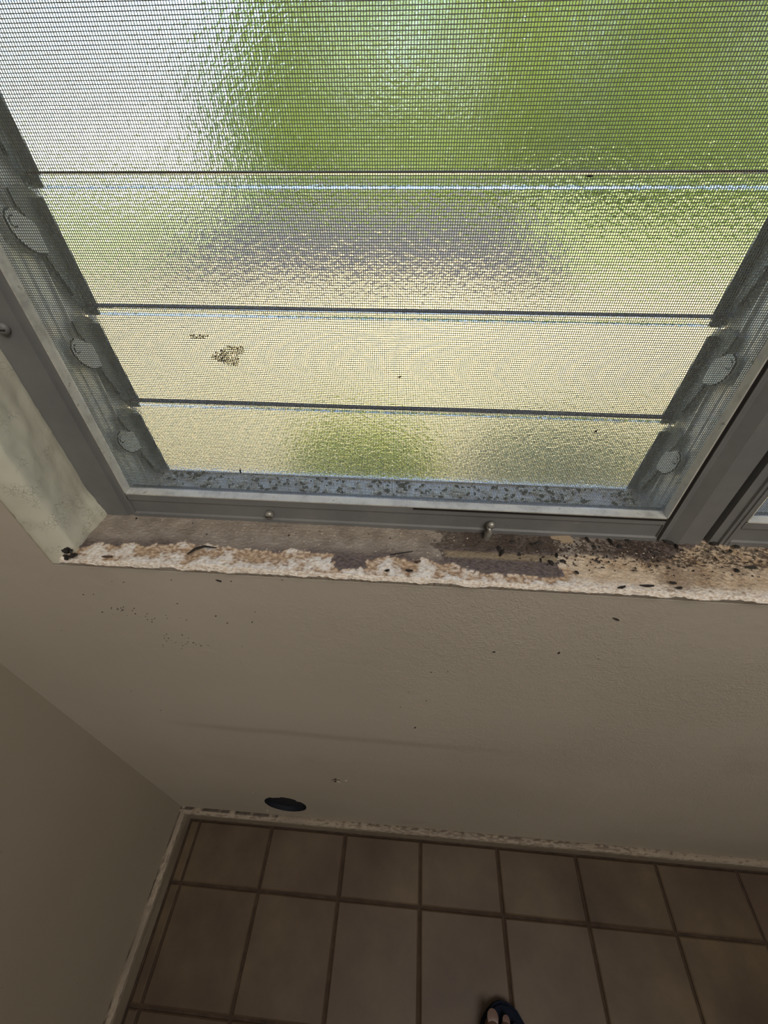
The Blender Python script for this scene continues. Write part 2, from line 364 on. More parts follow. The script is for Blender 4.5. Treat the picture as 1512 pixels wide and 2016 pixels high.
# sill: layers of paint peeled back from the front lip
KX = [.176, .20, .235, .262, .30, .33, .360, .372, .3765, .380, .3985, .402, .41, .44, .46, .4685, .475, .50, .525, .5395, .545, .555, .60, .625, .66, 1.15]
KH = [.010, .016, .018, .021, .019, .018, .019, .020, .018, .003, .003, .014, .018, .017, .016, .013, .007, .006, .008, .011, .028, .032, .031, .036, .056, .056]
def strip_h(x):
    for a in range(len(KX)-1):
        if x <= KX[a+1]: return KH[a]+(KH[a+1]-KH[a])*(x-KX[a])/(KX[a+1]-KX[a])
    return KH[-1]
NXs, NYs = 1250, 84; v = []; col = []
SX0, SX1 = .1735, 1.136
for i in range(NXs+1):
    x = SX0+(SX1-SX0)*i/NXs; h0 = strip_h(x)
    lipn = fbm(x*45, 0, 1)*.0016+fbm(x*190, 0, 2)*.0007
    for j in range(NYs+1):
        s = j/NYs
        n1 = fbm(x*80, s*5.5, 1, 6); n2 = fbm(x*330+s*6, s*34, 3, 5); n3 = fbm(x*22, s*1.4, 6, 4)
        if s < .12:   # front lip face, hanging a little over the wall
            q = s/.12; y = -.0052+.0028*q+lipn*.6*(1-q); z = .8103+.0025*math.sin(q*1.57)+lipn*.5*(1-q); yy = 0
        else:
            q = (s-.12)/.88; yy = q*.062; y = -.0024+yy; z = .8128-.0062*q
        xw = x+.010*n1+.004*n3; h0 = strip_h(x+.006*n1); h = h0+.0050*n1+.0022*n2
        ex = sm(-.0006, .0006, h-yy)            # 1 = peeled, pale substrate
        deep = sm(.0, .02, yy)
        white = lerp((.97, .93, .87), (.72, .60, .48), sm(.0, .45, n2))
        rust = lerp(lerp((.33, .21, .135), (.60, .44, .29), sm(-.5, .2, n2)), (.84, .72, .58), sm(-.1, .5, n2+.7*n1))
        tan = lerp((.60, .46, .32), (.80, .67, .51), .5+n1+n2*.4)
        right = sm(.535, .56, x+.012*n1)
        wamt = sm(-.3, .4, n1*1.3+n2*.6+.46-yy/max(h, .006)*.95)
        pe = lerp(lerp(rust, white, wamt), lerp(tan, white, sm(.010, .0, yy)*.8), right)
        if right > .5: pe = lerp(pe, (.22, .15, .10), sm(.12, .4, n3*.8+n2*.5)*.6)
        # intact layers
        dk = lerp((.17, .138, .13), (.095, .076, .073), sm(-.2, .3, n2))
        gr = lerp((.41, .365, .315), (.30, .26, .22), .5+n1)
        band = sm(.016, .030, yy+.008*n3+.003*n1)
        if .455 < xw < .545:                       # bare olive patch behind the dark flake
            ol = sm(.0, .003, yy-.0205)*sm(.0, .003, .0305-yy)*sm(.455, .462, x+.003*n1); dkk = sm(.0, .004, yy-.030)
            intact = lerp(lerp(dk, (.33, .27, .18), ol), lerp((.10, .085, .075), gr, sm(.0, .2, n2)*.5), dkk)
        else: intact = lerp(dk, gr, band*(1-sm(.55, .6, x)))
        dirt = (sm(.04, .30, n2+n3*.5)*sm(.022, .032, yy)+.9*sm(-.22, .12, n2+n1+n3*.4)*sm(.029, .037, yy+.005*n1))*sm(.44, .52, x); dirt = min(1, dirt)
        c = lerp(intact, pe, ex); c = lerp(c, (.045, .032, .026), dirt*.85)
        if s < .12: c = lerp(white, rust, sm(.1, .4, fbm(x*420, s*70, 12, 3))*.8)
        z += .0011*(1-ex)*(1 if yy > 0 else 0)+.0007*n1*(.4+ex)+.0005*n2
        if .27 < x < .30 and 0 < yy < .02: z += .0012*max(0, n3)
        v.append((x, y, z)); col.append(c)
R_ = NYs+1
f = [(i*R_+j, (i+1)*R_+j, (i+1)*R_+j+1, i*R_+j+1) for i in range(NXs) for j in range(NYs)]
me = bpy.data.meshes.new('window_sill'); me.from_pydata(v, [], f); me.update()
ca = me.color_attributes.new('Col', 'FLOAT_COLOR', 'POINT'); ca.data.foreach_set('color', [q for c in col for q in (*c, 1)])
bm = bmesh.new(); bm.from_mesh(me)
bnd = [e for e in bm.edges if e.is_boundary]; ex = bmesh.ops.extrude_edge_only(bm, edges=bnd)
for q in ex['geom']:
    if isinstance(q, bmesh.types.BMVert): q.co.z = .8005; q.co.y = max(q.co.y, .0005)
bmesh.ops.recalc_face_normals(bm, faces=bm.faces); bm.to_mesh(me); bm.free()
link('trim_3', me, SILL, kind='structure', label='peeling painted window sill')
def sill_z(y): return .8128-.0062*max(0, (y+.0024))/.062

# ------------------------------------------------------------------ jalousie windows
FY = .050; SY = .0572; ZB = .8325; ZT = 1.512
PITCH = .0702; NB = 10
def screen_mesh(x0, x1, z0, z1):
    b = MB(); pv, ph = .00117, .00127; r = .000148; seg = 14
    def strand(p0, p1, off, ax, seed):
        n = len(b.v)
        for i in range(seg+1):
            q = i/seg; p = [p0[k]+(p1[k]-p0[k])*q for k in range(3)]
            wob = noise.noise(Vector((p[0]*9, p[2]*9, ax*3.3)))*.0006+noise.noise(Vector((p[0]*40, p[2]*40, seed)))*.00006
            p[0 if ax else 2] += wob; p[1] += .0007*noise.noise(Vector((p[0]*7, p[2]*7, 5)))+off
            for a, c in ((-r, -r), (r, -r), (r, r), (-r, r)):
                b.v.append((p[0]+a, p[1]+c, p[2]) if ax else (p[0], p[1]+a, p[2]+c))
        for i in range(seg):
            for k in range(4):
                l = (k+1) % 4; b.f.append((n+i*4+k, n+i*4+l, n+(i+1)*4+l, n+(i+1)*4+k)); b.mi.append(0)
    k = 0; x = x0+pv/2
    while x < x1: strand((x, SY, z0), (x, SY, z1), 0, 1, k*.37); x += pv; k += 1
    z = z0+ph/2
    while z < z1: strand((x0, SY, z), (x1, SY, z), .00015, 0, k*.37); z += ph; k += 1
    return b.mesh('insect_screen')
def frame_profile(sgn, xin, xout, lipw=.0):
    """stile section, xin = opening edge, xout = outer edge"""
    s = 1 if xout > xin else -1
    W = abs(xout-xin)
    if s > 0: return [(xin, FY), (xin+.0004, FY), (xin+.0006, FY+.004), (xin+.0030, FY+.004), (xin+.0033, FY), (xin+.0045, FY), (xin+.0047, FY+.0022), (xin+W*.5, FY+.0015), (xout-.0006, FY-.0030), (xout, FY-.0028), (xout, FY+.012), (xin, FY+.012)]
    return [(xin, FY), (xin+s*.003, FY), (xin+s*.0033, FY+.0010), (xin+s*.0065, FY+.0010), (xin+s*.0070, FY-.0008), (xin+s*(W-.007), FY-.0008), (xin+s*(W-.0065), FY+.001), (xout, FY+.001), (xout, FY+.012), (xin, FY+.012)]
def window(name, wx0, wx1, ox0, ox1, scr=None):
    """wx = opening edges, ox = outer frame edges"""
    root = empty(name, ((ox0+ox1)/2, FY, .805), kind='structure')
    inv = Matrix.Translation(-Vector(root.location))
    def P(b, nm, mats, smooth=False, bevel=0, par=None, **k):
        b.v = [(x-root.location.x, y-root.location.y, z-root.location.z) for x, y, z in b.v]
        return b.obj(nm, mats, par or root, smooth, bevel, **k)
    for xi, xo in ((wx0, ox0), (wx1, ox1)):
        b = MB(); b.prism(frame_profile(0, xi, xo), lambda p, q, d: (p, q, d), .803, 1.556)
        P(b, 'stile', FRAME)
        s = 1 if xo > xi else -1
        b = MB(); b.box((min(xi, xi-s*.0009), FY-.0004, ZB-.001), (max(xi, xi-s*.0009), SY+.004, ZT)); P(b, 'stile_lip', LIP)
        b = MB(); b.box((xi+.0006, FY+.001, ZB), (xi+.0031, FY+.0041, ZT))
        if s > 0: P(b, 'gasket', RUBBER)
    # bottom rail
    b = MB(); zb = .802
    b.prism([(FY+.001, zb), (FY-.0005, zb+.0005), (FY-.0005, zb+.010), (FY+.0012, zb+.0108), (FY+.0012, zb+.023), (FY, zb+.024), (FY, ZB), (FY+.012, ZB), (FY+.012, zb)], lambda p, q, d: (d, p, q), wx0-.0005, wx1+.0005)
    P(b, 'bottom_rail', FRAME)
    b = MB(); b.box((wx0+.55*(wx1-wx0), FY-.0005, ZB-.0022), (wx1, FY+.001, ZB-.0004)); P(b, 'gasket', RUBBER)
    b = MB(); b.box((wx0, FY-.0004, ZB-.0003), (wx1, SY+.001, ZB+.0007)); P(b, 'rail_lip', LIP)
    b = MB(); b.box((wx0-.002, FY, ZT), (wx1+.002, FY+.06, 1.556)); P(b, 'top_rail', FRAME)
    # outer pan that catches the debris
    b = MB(); b.prism([(SY+.001, .8175), (.0985, .8185), (.0985, .8200), (.0995, .8200), (.0995, .806), (.125, .803), (.125, .800), (SY+.001, .803)], lambda p, q, d: (d, p, q), ox0+.004, ox1-.004)
    P(b, 'drip_pan', PAN)
    # screen
    if scr is None: scr = screen_mesh(wx0, wx1, ZB, ZT); scr.materials.append(WIRE)
    o = bpy.data.objects.new('insect_screen', scr); COL.objects.link(o); o.parent = root; put(o, kind='stuff')
    o.location = (wx0-BASEX-root.location.x, -root.location.y, -root.location.z)
    # side channels, extruded with ribs
    for s, xi in ((1, wx0), (-1, wx1)):
        b = MB(); w0 = xi-s*.0035
        pr = [(w0-s*.006, .0595), (w0, .0595), (w0+s*.0014, .0605), (w0+s*.0014, .0625), (w0, .0635), (w0, .0705), (w0+s*.0008, .0717), (w0+s*.0008, .0725), (w0, .0738), (w0, .0810), (w0+s*.0020, .0820), (w0+s*.0020, .0833), (w0, .0845), (w0, .1045), (w0-s*.006, .1045)]
        b.prism(pr, lambda p, q, d: (p, q, d), .8175, ZT); P(b, 'side_channel', ALU)
        b = MB(); la, lb = sorted((w0-s*.0062, ox0 if s > 0 else ox1)); b.box((la, .0622, .803), (lb, .12, ZT)); P(b, 'jamb_liner', FRAME)
    # glass blades and their clips
    for i in range(NB):
        z0 = .8117+PITCH*i; z1 = z0+.0775; y0, y1 = .1068, .0985
        b = MB(); th = .0023; e = .0007
        dv = Vector((y1-y0, z1-z0)).normalized(); nv = Vector((-dv.y, dv.x))
        xl, xr = wx0-.001, wx1+.001
        loop = []
        for (sa, sb) in ((0, -1), (0, 1), (1, 1), (1, -1)):
            base = Vector((y0, z0)) if sa == 0 else Vector((y1, z1))
            inn = dv*(e if sa == 0 else -e)
            if sb == -1: pts = [base+nv*(-th)+inn, base+nv*(-th+e)] if sa == 0 else [base+nv*(-th+e), base+nv*(-th)+inn]
            else: pts = [base+nv*(th-e), base+nv*th+inn] if sa == 0 else [base+nv*th+inn, base+nv*(th-e)]
            loop += [(p.x, p.y) for p in pts]
        # order: bottom -side, bottom +side, top +side, top -side
        b.prism(loop, lambda p, q, d: (d, p, q), xl, xr); P(b, 'glass_blade', GLASS)
        b = MB(); b.box((xl+.004, y1-.0024, z1-.0004), (xr-.004, y1+.0022, z1+.0005)); P(b, 'edge_strip', BROWN)  # thin brown strip along the blade's top edge
        for s, xi in ((1, wx0), (-1, wx1)):
            def Y(z): return y0+(y1-y0)*(z-z0)/(z1-z0)
            b = MB()
            za, zt_ = z0+.0005, z0+.0665; wf = .0068
            # inner flange laid over the blade end
            b.prism([(xi, za), (xi+s*wf, za), (xi+s*wf, zt_-.0008), (xi+s*(wf-.0008), zt_), (xi, zt_)],
                    lambda p, q, d: (p, Y(q)-.0030-d, q), 0, .0009)
            # web against the channel
            b.prism([(Y(za)+.006, za), (Y(za)-.0045, za), (.0925, z0+.010), (.0880, z0+.024), (.0848, z0+.036), (.0836, z0+.0385), (.0825, z0+.0500), (.0805, z0+.0575), (.0790, z0+.0720), (.0900, z0+.0735), (Y(zt_)+.006, zt_)],
                    lambda p, q, d: (xi-s*.0004+s*d, p, q), 0, .0010)
            # lower pressed lip with a raised edge line
            b.tube([(xi+s*.0016, .0835, z0+.041), (xi+s*.003, .0870, z0+.034), (xi+s*.0042, .0905, z0+.027), (xi+s*.0035, .0935, z0+.016), (xi+s*.0022, .0960, z0+.0075)], .00055, 6)
            b.box((min(xi, xi+s*.0022), Y(z0+.012)-.0052, z0+.0035), (max(xi, xi+s*.0022), Y(z0+.012)-.003, z0+.03))
            clip = P(b, 'blade_clip', CLIP)
            b = MB(); b.prism([(.0848, z0+.0400), (.0878, z0+.0300), (.0930, z0+.0150), (.0900, z0+.0150), (.0858, z0+.0300)], lambda p, q, d: (xi+s*(.0007+d), p, q), 0, .0004); P(b, 'dark_slot', RUBBER, par=clip)  # black slivers here and below: shade of the clip gaps as colour
            b = MB(); b.prism([(.0800, z0+.0725), (.0800, z0+.0640), (.0845, z0+.0560), (.0852, z0+.0560), (.0812, z0+.0645), (.0806, z0+.0725)], lambda p, q, d: (xi+s*(.0007+d), p, q), 0, .0004); P(b, 'dark_slot', RUBBER, par=clip)
            # comma shaped lever lobe
            lob = [(.0835, .0575), (.0800, .0600), (.0760, .0632), (.0725, .0645), (.0690, .0640), (.0668, .0615), (.0662, .0580), (.0672, .0535), (.0695, .0490), (.0730, .0450), (.0765, .0425), (.0800, .0410), (.0840, .0400), (.0865, .0410), (.0870, .0480), (.0858, .0560)]
            b = MB(); b.prism([(p, z0+q) for p, q in lob], lambda p, q, d: (xi+s*(.0010+d), p, q), 0, .0016)
            lv = P(b, 'lever', LEVER, par=clip)
            b = MB(); b.tube([(xi+s*.0027, p, z0+q) for p, q in lob[3:13]], .00055, 6)
            c0 = (.0715, .0585)
            b.tube([(xi+s*.0027, c0[0]+.0028*math.cos(a), z0+c0[1]+.0028*math.sin(a)) for a in [k*.5+1.2 for k in range(9)]], .00035, 6)
            P(b, 'lever_rim', RUBBER, smooth=True, par=clip)
    return root, scr
BASEX = .2037
w1, scr = window('window_1', .2037, .6218, .1690, .6385)
W2 = .6770
w2, _ = window('window_2', W2, W2+.4181, .6625, 1.1340, scr)
# mullion between the windows
m = MB(); m.prism([(.6386, .0520), (.6390, .0485), (.6545, .0485), (.6560, .0510), (.6585, .0600), (.6620, .0640), (.6624, .12), (.6386, .12)], lambda p, q, d: (p, q, d), .803, 1.556); m.obj('trim_4', FRAME, kind='structure')

# retaining clips and screws on the frame
def turn_clip(loc, lab):
    r = empty('retaining_clip', loc, label=lab, category='clip', group='screen retaining clips on the bottom rail')
    b = MB(); b.tube([(0, .0008, .004), (0, -.0040, .004), (-.001, -.0062, .001), (-.002, -.0070, -.005), (-.0035, -.0068, -.0095)], [.0026, .0030, .0030, .0024, .0014], 12); b.obj('clip_body', STEEL, r, True)
    b = MB(); b.tube([(.0002, -.0036, .0062), (.0002, -.0056, .0078)], [.0032, .0022], 14); b.obj('screw_head', STEEL, r, True)
turn_clip((.4938, .0497, .8150), 'bent metal screen clip with pale screw head, on rail above the dark flaked sill')
r = empty('retaining_screw', (.3187, .0497, .8180), label='small dull screw head on the bottom rail, left of the bent clip', category='screw')
b = MB(); b.tube([(0, .0012, 0), (0, -.0022, 0), (0, -.0034, 0)], [.0034, .0034, .0018], 14); b.obj('screw_head', STEEL, r, True)
b = MB(); b.box((-.0024, -.0039, -.0003), (.0024, -.0031, .0003)); b.obj('dark_slot', RUBBER, r)
r = empty('frame_screw', (.1862, .0485, .9608), label='dark screw head on the left window stile', category='screw')
b = MB(); b.tube([(0, .0012, 0), (0, -.0016, 0), (0, -.0026, 0)], [.0036, .0036, .0018], 14); b.obj('screw_head', FRAME, r, True)
b = MB(); b.box((-.0024, -.0031, -.0003), (.0024, -.0023, .0003)); b.obj('dark_slot', RUBBER, r)

# ------------------------------------------------------------------ debris
# husks lying in the drip pan behind the screen
for nm, x0, x1, n in (('seed_husks', .208, .617, 2200), ('seed_husks', .70, 1.10, 300)):
    b = MB(); rr = random.Random(3)
    for k in range(n):
        x = rr.uniform(x0, x1)
        d = .5+fbm(x*30, 0, 3, 3)*1.2+.3*sm(x0, x1, x)
        if rr.random() > max(.15, d): continue
        y = rr.uniform(.061, .097); mi = 0 if rr.random() < .62 else 1
        b.chunk((x, y, .8183), rr.uniform(.0018, .0062), k, mi, 1.8)
    o = b.obj(nm, [HUSK, HUSKD], kind='stuff', category='debris', label='straw and olive seed husks littering the metal pan behind the screen of the left window' if n > 1000 else 'pale husks in the pan behind the small corner of the right window')
# pale crumbs on the sill
b = MB(); rr = random.Random(11); k = 0
while k < 260:
    x = rr.uniform(.19, 1.1); y = rr.uniform(.018, .046)
    if fbm(x*18, 4, 4, 2) < -.05 and rr.random() < .8: k += 1; continue
    b.chunk((x, y, sill_z(y)+.0012), rr.uniform(.0009, .0022), 900+k); k += 1
b.obj('pale_crumbs', PALE, kind='stuff', category='debris', label='tiny pale crumbs sprinkled along the window sill')
# fine dark grit
b = MB(); k = 0
while k < 800:
    x = rr.gauss(.59, .05) if rr.random() < .75 else rr.uniform(.2, 1.1); y = rr.triangular(.010, .048, .044)
    k += 1
    if x < .18 or x > 1.13: continue
    if x < .5 and y < .03: continue
    b.chunk((x, y, sill_z(y)+.0008), rr.uniform(.0008, .0030), 3000+k, 0 if rr.random() < .6 else 1)
b.obj('dark_grit', [DARK, BROWN], kind='stuff', category='debris', label='dark grit and dirt gathered on the back of the sill under the mullion')
# larger dark paint chips that can be told apart
def px2sill(px, py):
    d = _f+_R*((px-756)/FPX)-_U*((py-1008)/FPX); c = Vector((.4309, -.191, 1.0486)); t_ = (.8125-c.z)/d.z; return c+d*t_
chips = [(983, 1077, .0075, 'dark oval chip on the olive bare patch, right of the bent screen clip'), (988, 1088, .0090, 'long black chip at the front of the olive bare patch'), (1023, 1090, .0045, 'round dark chip just right of the long black chip near the bent clip'), (1010, 1063, .0055, 'dark chip against the rail, upper right of the bent clip'), (1060, 1065, .0085, 'larger black chip against the rail, left of the pale paint scrap'), (1048, 1068, .006, 'black chip touching the left side of the larger chip by the rail'), (1097, 1092, .006, 'black chip at the right end of the dark brown flake, farthest back'), (1108, 1104, .006, 'glossy black chip on the right tip of the dark brown flake'), (1084, 1108, .007, 'black chip on the dark brown flake near its right end'), (1160, 1058, .0085, 'black chip under the right end of the left window rail, first of the back row'), (1172, 1072, .006, 'black chip a little in front of the back row, left of the mullion'), (1205, 1062, .008, 'black chip in the back row, middle between pale scrap and mullion'), (1222, 1072, .006, 'black chip in front of the middle back row chip'), (1240, 1060, .006, 'small black chip in the back row, closest left neighbour of the mullion foot'), (1290, 1085, .007, 'flat dark chip on the tan plaster edge left of the mullion'), (1320, 1062, .0105, 'biggest black chip, at the foot of the mullion'), (1335, 1072, .007, 'black chip in front of the biggest chip at the mullion foot'), (1410, 1064, .008, 'black chip at the foot of the groove between the two windows'), (1455, 1072, .007, 'black chip under the rail of the right window'), (1412, 1097, .005, 'dark chip alone on the tan plaster below the window groove'), (1452, 1122, .006, 'small dark chip on the tan plaster near the right edge, closer to the wall'), (1480, 1117, .009, 'long dark chip on the tan plaster at the far right'), (1442, 1080, .005, 'small black chip left of the one under the right window rail'), (1135, 1128, .0045, 'brown chip on the pale plaster just right of the dark flake'), (1065, 1102, .005, 'small black chip in the middle of the dark brown flake')]
cm = []
for s in range(5):
    q = MB(); q.chunk((0, 0, 0), .01, 70+s, 0, 1.0); me = q.mesh('paint_chip'); me.materials.append(DARK); cm.append(me)
for i, (px, py, sz, lab) in enumerate(chips):
    p = px2sill(px, py); o = bpy.data.objects.new('paint_chip', cm[i % 5]); COL.objects.link(o)
    o.location = (p.x, p.y, sill_z(p.y)+.0010); o.scale = (sz/.01,)*3; o.rotation_euler = (0, 0, rnd.uniform(0, 3))
    put(o, label=lab, category='paint chip', group='loose dark paint chips on the sill')
# leaf flakes at left corner
for (x, y, z, lab) in ((.1835, -.0032, .8180, 'black crumbling knot where the left jamb meets the sill'),):
    b = MB()
    for k in range(16): b.chunk((x+rnd.uniform(-.0045, .0045), y+rnd.uniform(-.001, .003), z+rnd.uniform(-.008, .006)), rnd.uniform(.003, .0065), 40+k, 0, 2.2)
    b.obj('rot_lump', DARK, label=lab, category='debris')
b = MB(); b.tube([(.268, .006, .8145), (.273, .010, .8165), (.279, .0125, .8170), (.288, .013, .8155)], [.0005, .0011, .0010, .0004], 6); b.obj('twig', DARK, label='thin curled dark sliver lying on the peeling front of the sill, left half', category='twig')
b = MB(); b.tube([(.4180, .017, .8135), (.425, .0185, .8140), (.435, .022, .8132)], [.0003, .0005, .0003], 6); b.obj('twig', DARK, label='fine straight dark twig on the grey sill left of the bent clip', category='twig')
# flecks stuck to the wall
for px, x, z, L, a, lab in ((0, .5891, .7742, .0062, -.5, 'long black fleck stuck on the wall under the right part of the sill'),
                            (0, .5617, .7204, .0030, 1.3, 'small dark double fleck on the textured wall, right of centre'),
                            (0, .5086, .7152, .0022, .2, 'tiny dark fleck on the wall left of the double fleck'),
                            (0, .4489, .5365, .0030, .9, 'lone small dark fleck at the middle height of the wall'),
                            (0, .2880, .7930, .0045, -.4, 'short dark fleck on the wall just under the left half of the sill')):
    b = MB(); ca_, sa_ = math.cos(a), math.sin(a)
    b.tube([(x-L/2*ca_, -.0003, z-L/2*sa_), (x, -.0006, z+.0004), (x+L/2*ca_, -.0003, z+L/2*sa_)], [.0002, .0007, .0006], 6); b.obj('fleck', DARK, label=lab, category='fleck')
b = MB(); rr = random.Random(5)
for cx, cz, n, sx, sz in ((.2215, .695, 26, .014, .006), (.185, .745, 10, .006, .003), (.213, .735, 14, .012, .003), (.25, .76, 12, .05, .02), (.45, .65, 14, .25, .1), (.07, .25, 0, .05, .1)):
    for k in range(n): b.chunk((cx+rr.gauss(0, sx), -.0001, cz+rr.gauss(0, sz)-.0), rr.uniform(.0009, .0024), 60+k)
b.obj('dirt_specks', DARK, kind='stuff', category='debris', label='scattered tiny brown specks stuck on the wall under the sill')
# rough scar in the plaster
b = MB(); rr = random.Random(9)
for k in range(16):
    a = rr.uniform(0, 3.14); x = .3427+rr.uniform(-.0115, .0115); z = .3066+rr.uniform(-.010, .010)
    b.tube([(x-.004*math.cos(a), -.0001, z-.006*math.sin(a)), (x, -.0005, z), (x+.003*math.sin(a), -.0001, z+.006*math.cos(a))], [.0003, .0006, .0003], 5, 0 if k % 3 else 1)
b.obj('plaster_scar', [BROWN, PALE], label='rough scuffed scar on the wall above and right of the round hole', category='scar')

# things caught on the screen
def on_screen(px, py):
    d = _f+_R*((px-756)/FPX)-_U*((py-1008)/FPX); c = Vector((.4309, -.191, 1.0486)); return c+d*((SY-c.y)/d.y)
def scrap(pts, lab):
    """black grains lodged in the mesh openings inside an outline"""
    b = MB(); q_ = [on_screen(*p) for p in pts]; pv, ph = .00117, .00127; rr = random.Random(2)
    def inside(x, z):
        c = False
        for k in range(len(q_)):
            a, e = q_[k], q_[k-1]
            if (a.z > z) != (e.z > z) and x < (e.x-a.x)*(z-a.z)/(e.z-a.z)+a.x: c = not c
        return c
    for i in range(60, 125):
        for j in range(70, 110):
            x = .2037+pv*(i+1); z = ZB+ph*(j+1)
            if inside(x, z) and rr.random() < .94: b.chunk((x, SY, z-.0002), rr.uniform(.0010, .0013), i*97+j, 0, 3.0)
    b.obj('caught_grains', DARK, label=lab, category='debris', kind='stuff')
scrap([(408, 704), (428, 694), (446, 683), (466, 680), (486, 686), (479, 697), (468, 700), (472, 722), (452, 721), (432, 712), (418, 709)], 'arrow-shaped patch of black grains caught in the screen over the third blade')
scrap([(360, 664), (378, 660), (402, 660), (418, 664), (400, 668), (375, 667)], 'thin row of black grains in the screen, above the arrow-shaped patch')
for px, py, L, a, lab in ((787, 741, .0022, .4, 'tiny dark insect on the middle of the screen'), (1172, 848, .0028, .8, 'small dark insect on the lower right of the screen'), (474, 926, .0050, 1.45, 'short dark upright twig standing at the lower left of the screen'), (1160, 346, .003, 0, 'small dark bug beside the upper glass joint at right')):
    p = on_screen(px, py); b = MB(); ca_, sa_ = math.cos(a), math.sin(a)
    b.tube([(p.x-L/2*ca_, p.y-.0006, p.z-L/2*sa_), (p.x, p.y-.0008, p.z), (p.x+L/2*ca_, p.y-.0006, p.z+L/2*sa_)], [.0002, .0006, .0003], 6)
    b.obj('insect' if 'twig' not in lab else 'twig', DARK, label=lab, category='insect' if 'twig' not in lab else 'twig')

# ------------------------------------------------------------------ person's foot in a navy sandal (only the toes reach the frame)
FXc, FYt = .613, -.2105      # tip of the sole
def sole_outline():
    pts = []
    half = [(0, 0), (.012, -.002), (.024, -.009), (.034, -.022), (.041, -.040), (.0445, -.065), (.044, -.09), (.038, -.125), (.033, -.16), (.033, -.20), (.030, -.235), (.018, -.255), (0, -.262)]
    lf = [(-x*(.92 if y > -.1 else .95), y-(.0 if y < -.02 else .002*abs(x)/.02)) for x, y in half[1:-1]]
    return half+lf[::-1]
pers = empty('person', (FXc, FYt-.13, 0), label='bare-toed right foot of a standing person in a navy sandal on the tiles', category='person')
b = MB(); b.prism([(x, y+.13) for x, y in sole_outline()], lambda p, q, d: (p, q, d), .0005, .022); sand = b.obj('sandal', NAVY, pers, bevel=.004, label='navy rubber sandal')
b = MB(); b.tube([(-.010, .13-.052, .022), (-.010, .13-.054, .035), (-.006, .13-.064, .046)], [.0045, .0045, .005], 10); b.obj('toe_post', NAVY, sand, True)
for sx in (-1, 1):
    b = MB(); pts = []
    for k in range(9):
        q = k/8; pts.append((-.006*(1-q)+sx*.043*q+sx*.004*math.sin(q*3.1), .13-.064-.085*q, .047+.020*math.sin(q*2.6)-.036*q*q*q*1.0))
    pts[-1] = (sx*.040, .13-.15, .020)
    b.tube(pts, [.006]*9, 8); b.obj('strap', NAVY, sand, True)
verts = [(0, -.215, .035), (0, -.20, .085), (0, -.205, .20), (0, -.215, .36),
         (0, -.13, .045), (-.010, -.085, .020), (.012, -.09, .018)]
rad = [.030, .034, .040, .052, .032, .020, .018]
edges = [(0, 1), (1, 2), (2, 3), (1, 4), (4, 5), (4, 6)]
toes = [((-.020, -.058, .012), (-.0205, -.036, .012), (-.0195, -.021, .010), .0138), ((-.001, -.054, .010), (-.0005, -.035, .012), (.0015, -.023, .008), .0092),
        ((.012, -.060, .009), (.0135, -.042, .011), (.0145, -.030, .007), .0074), ((.0235, -.068, .009), (.0255, -.052, .010), (.0265, -.041, .007), .0070), ((.033, -.080, .008), (.035, -.064, .009), (.0355, -.055, .007), .0064)]
for k, (a, b_, c_, r_) in enumerate(toes):
    n = len(verts); verts += [a, b_, c_]; rad += [r_*1.05, r_, r_*.85]; edges += [((5 if k < 2 else 6), n), (n, n+1), (n+1, n+2)]
me = bpy.data.meshes.new('foot'); me.from_pydata([(x, y+.13, z) for x, y, z in verts], edges, []); me.update()
fo = link('foot', me, SKIN, pers)
fo.location = (.001, .004, .022); fo['label'] = 'bare brown foot'
sk = fo.modifiers.new('skin', 'SKIN'); sv = me.skin_vertices[0].data if me.skin_vertices else None
if sv is None:
    bm = bmesh.new(); bm.from_mesh(me); lay = bm.verts.layers.skin.verify()
    for q, rr_ in zip(bm.verts, rad): q[lay].radius = (rr_, rr_); q[lay].use_root = False
    bm.verts.ensure_lookup_table(); bm.verts[1][lay].use_root = True; bm.to_mesh(me); bm.free()
else:
    for q, rr_ in zip(sv, rad): q.radius = (rr_, rr_)
sk.use_smooth_shade = True
sb = fo.modifiers.new('sub', 'SUBSURF'); sb.levels = sb.render_levels = 2
for k, (a, b_, c_, r_) in enumerate(toes):
    b = MB(); x, y, z = c_; y += .13; rn = r_*.62
    n = len(b.v); b.v.append((x, y-.001, z+r_*.80))
    for q in range(12): an = q*math.pi/6; b.v.append((x+rn*math.cos(an), y-.001+rn*1.1*math.sin(an), z+r_*.80-.0012-(.0010 if math.sin(an) > .3 else 0)))
    for q in range(12): b.f.append((n, n+1+q, n+1+(q+1) % 12)); b.mi.append(0)
    b.obj('toenail', NAIL, fo, True)

